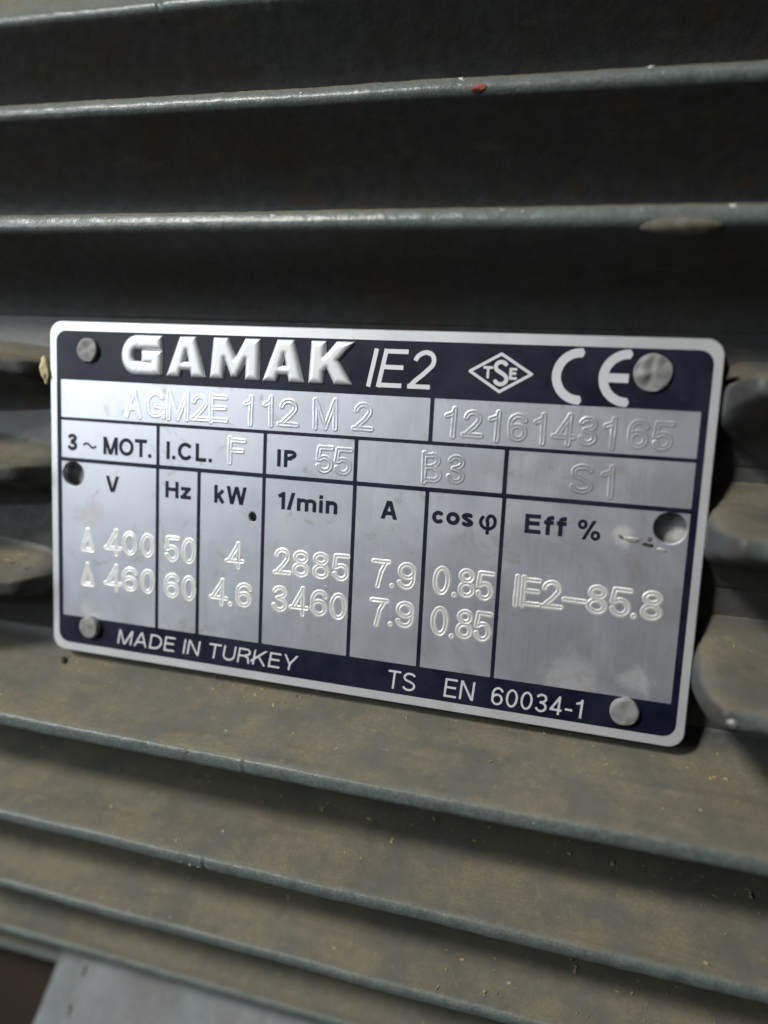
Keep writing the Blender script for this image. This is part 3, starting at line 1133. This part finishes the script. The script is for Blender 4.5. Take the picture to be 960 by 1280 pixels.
ex, et, er = frame(27.03)
lump('rust_spot', tip_point(27.03, 15.6, -0.7, -0.35), (ex * 1.5, et * 0.55, er * 0.32), M['rust'], FIN[27], 3, 0.5, 'small red chipped spot')
ex, et, er = frame(19.05)
lump('casting_mark', tip_point(19.05, 41.6, -1.15, -0.9), (ex * 4.6, et * 1.0, er * 1.15), M['boss'], FIN[19], 5, 0.08, 'brownish oval casting mark')
ex, et, er = frame(-3.92)
lump('bare_metal_scuff', tip_point(-3.92, 51.5, -0.2, -0.22), (ex * 0.75, et * 0.55, er * 0.35), M['bare'], FIN['r2'], 6, 0.5, 'bright chipped spot')
ex, et, er = frame(-19.32)
for x, w, t in ((-20.5, 0.7, -.3), (-19.0, 0.5, -.6), (-17.6, 0.45, -.5)):
    lump('bare_metal_scuff', tip_point(-19.32, x, t, -0.22), (ex * w, et * 0.4, er * 0.28), M['bare'], FIN[-19], x, 0.5)

for cx, cz, l, w, m in ((39.3, 0.75, 0.95, 0.28, 'bare'), (41.3, 0.2, 0.6, 0.22, 'dark'), (41.45, 0.95, 0.22, 0.28, 'boss'), (38.0, 0.9, 0.4, 0.2, 'boss'), (43.0, -0.3, 0.5, 0.2, 'bare')):
    lump('scuff', (cx, -0.01, cz), ((l, 0, -0.1), (0.05, 0, w), (0, 0.09, 0)), M[m], plate_thing, cx, 0.6)

ex, et, er = frame(-11.21)
for x, t, w, m in ((-35.5, -.4, .5, 'dark'), (-26.5, .5, .35, 'dark'), (-17.0, 0.7, .55, 'boss'), (-20, 0.2, .9, 'bare'), (6.0, -.2, .3, 'bare'), (14.0, .1, .3, 'bare'), (31.0, .1, .25, 'bare')):
    lump('chipped_spot', tip_point(-11.21, x, t, -0.3), (ex * w, et * 0.35, er * 0.3), M[m], FIN[-11], x, 0.6)
for th in (27.03, 19.05):                            # small bright chips strung along the upper edges
    ex, et, er = frame(th)
    for _ in range(7):
        lump('chipped_spot', tip_point(th, random.uniform(-30, 52), random.uniform(-.5, .7), -0.16), (ex * random.uniform(.15, .5), et * 0.2, er * 0.17), M['bare'], FIN[round(th)], random.random() * 9, 0.6)

# ----------------------------------------------------------------- mounting foot under the lowest fins
def foot():
    V = [(-58.0, 24, -96.5), (70, 24, -96.5), (70, -4, -128), (-58.0, -4, -128),        # sloping front face
         (-65.8, 25.6, -97.6), (-65.8, -2.2, -128), (-65.8, 60, -98), (70, 60, -96.5), (-65.8, 60, -128), (70, 60, -128)]
    F = [(0, 3, 2, 1), (4, 5, 3, 0), (4, 0, 1, 7, 6), (4, 6, 8, 5), (1, 2, 9, 7), (5, 8, 9, 2, 3), (6, 7, 9, 8)]
    return V, F


ft = recalc(mesh_obj('mounting_foot', *foot(), M['foot'], motor, smooth=False))
bm = bmesh.new()
bm.from_mesh(ft.data)
bmesh.ops.bevel(bm, geom=list(bm.edges), offset=0.0006, segments=2, affect='EDGES')
bm.to_mesh(ft.data)
bm.free()

for t in (0.06, 0.13, 0.30, 0.46, 0.60):          # rust breaking through along the foot's ridge
    y, z = 24 + (-4 - 24) * t, -96.5 + (-128 + 96.5) * t
    lump('rust_spot', (-58.0, y - 0.1, z), ((0.22 + t * .2, 0.1, 0), (0.1, -0.6, -0.7), (0, -0.15, 0.14)), M['boss'], ft, t * 9, 0.6)

# ----------------------------------------------------------------- background
structure(mesh_obj('floor', [(-3000, -3000, -128.5), (3000, -3000, -128.5), (3000, 3000, -128.5), (-3000, 3000, -128.5)], [(0, 1, 2, 3)], M['floor'], smooth=False))
structure(mesh_obj('background_wall', [(-3000, 900, -128), (3000, 900, -128), (3000, 900, 2600), (-3000, 900, 2600)], [(0, 3, 2, 1)], M['wall'], smooth=False))


# ----------------------------------------------------------------- dust, straw and grains
def flank_point(theta_deg, x, dr, side=1):
    w = half_width(dr)
    return Vector(ring_point(math.radians(theta_deg + HALF), RT + dr, side * w, x))


V, F = [], []


def fleck(p, u, v, n, l, w, h):
    a = len(V)
    for sx, sy, sz in ((-1, -.7, 0), (1, -.9, 0), (.9, 1, 0), (-.8, .8, 0), (-.7, -.5, 1), (.8, -.6, 1), (.6, .7, 1), (-.7, .6, 1)):
        V.append(tuple(p + u * (sx * l) + v * (sy * w) + n * (sz * h)))
    for q in ((0, 3, 2, 1), (4, 5, 6, 7), (0, 1, 5, 4), (1, 2, 6, 5), (2, 3, 7, 6), (3, 0, 4, 7)):
        F.append(tuple(a + i for i in q))


for th, cnt in ((-11.21, 80), (-19.32, 170), (-27.53, 230), (-36.68, 230), (-3.92, 14), (3.96, 8)):
    ex, et, er = frame(th)
    for _ in range(cnt):
        x = random.uniform(-75, 65)
        if th > -10:
            x = random.choice((-1, 1)) * random.uniform(52, 64)
        dr = -random.uniform(1.5, 15) if random.random() < 0.35 else -random.uniform(11.5, 16.5)
        p = flank_point(th, x, dr)
        a = random.uniform(0, math.pi)
        u = (ex * math.cos(a) + er * math.sin(a))
        v = (ex * -math.sin(a) + er * math.cos(a))
        l = random.choice((0.10, 0.12, 0.15, 0.2, 0.26, 0.34, 0.55))
        fleck(p - et * 0.03, u, v, et, l, min(l, random.uniform(0.07, 0.30)), random.uniform(0.05, 0.22))
fl = mesh_obj('dust_flecks', V, F, M['crumb'], None, 'scattered pale chaff and crumbs lying on the dusty lower fins', smooth=False, base=(0, 0, -60))
fl['kind'] = 'stuff'
fl['category'] = 'debris'


def chip(name, theta, x, dr, l, w, h, ang, mat, label, cat, seed, group=None):
    ex, et, er = frame(theta)
    u = ex * math.cos(ang) + er * math.sin(ang)
    v = ex * -math.sin(ang) + er * math.cos(ang)
    p = flank_point(theta, x, dr)
    o = lump(name, p + et * h * 0.5, (u * l, v * w, et * h), mat, None, seed, 0.3, base=p)
    tag(o, label, cat, group)
    return o


chip('dark_grain', -11.21, -46.5, -13.0, 0.85, 0.45, 0.4, 1.0, M['dark'], 'dark oval grain lying below the lower left corner of the nameplate', 'grain', 1)

# dried straw scrap stuck behind the plate's left edge
lump_o = lump('straw_scrap', (-48.7, -0.2, 18.3), ((0.55, 0.1, 0.35), (0.35, -0.1, -1.9), (0.1, 0.5, 0)), M['straw'], None, 9, 0.6, base=(-48.7, -0.2, 17))
tag(lump_o, 'yellowish straw scrap caught behind the left edge of the nameplate', 'straw')
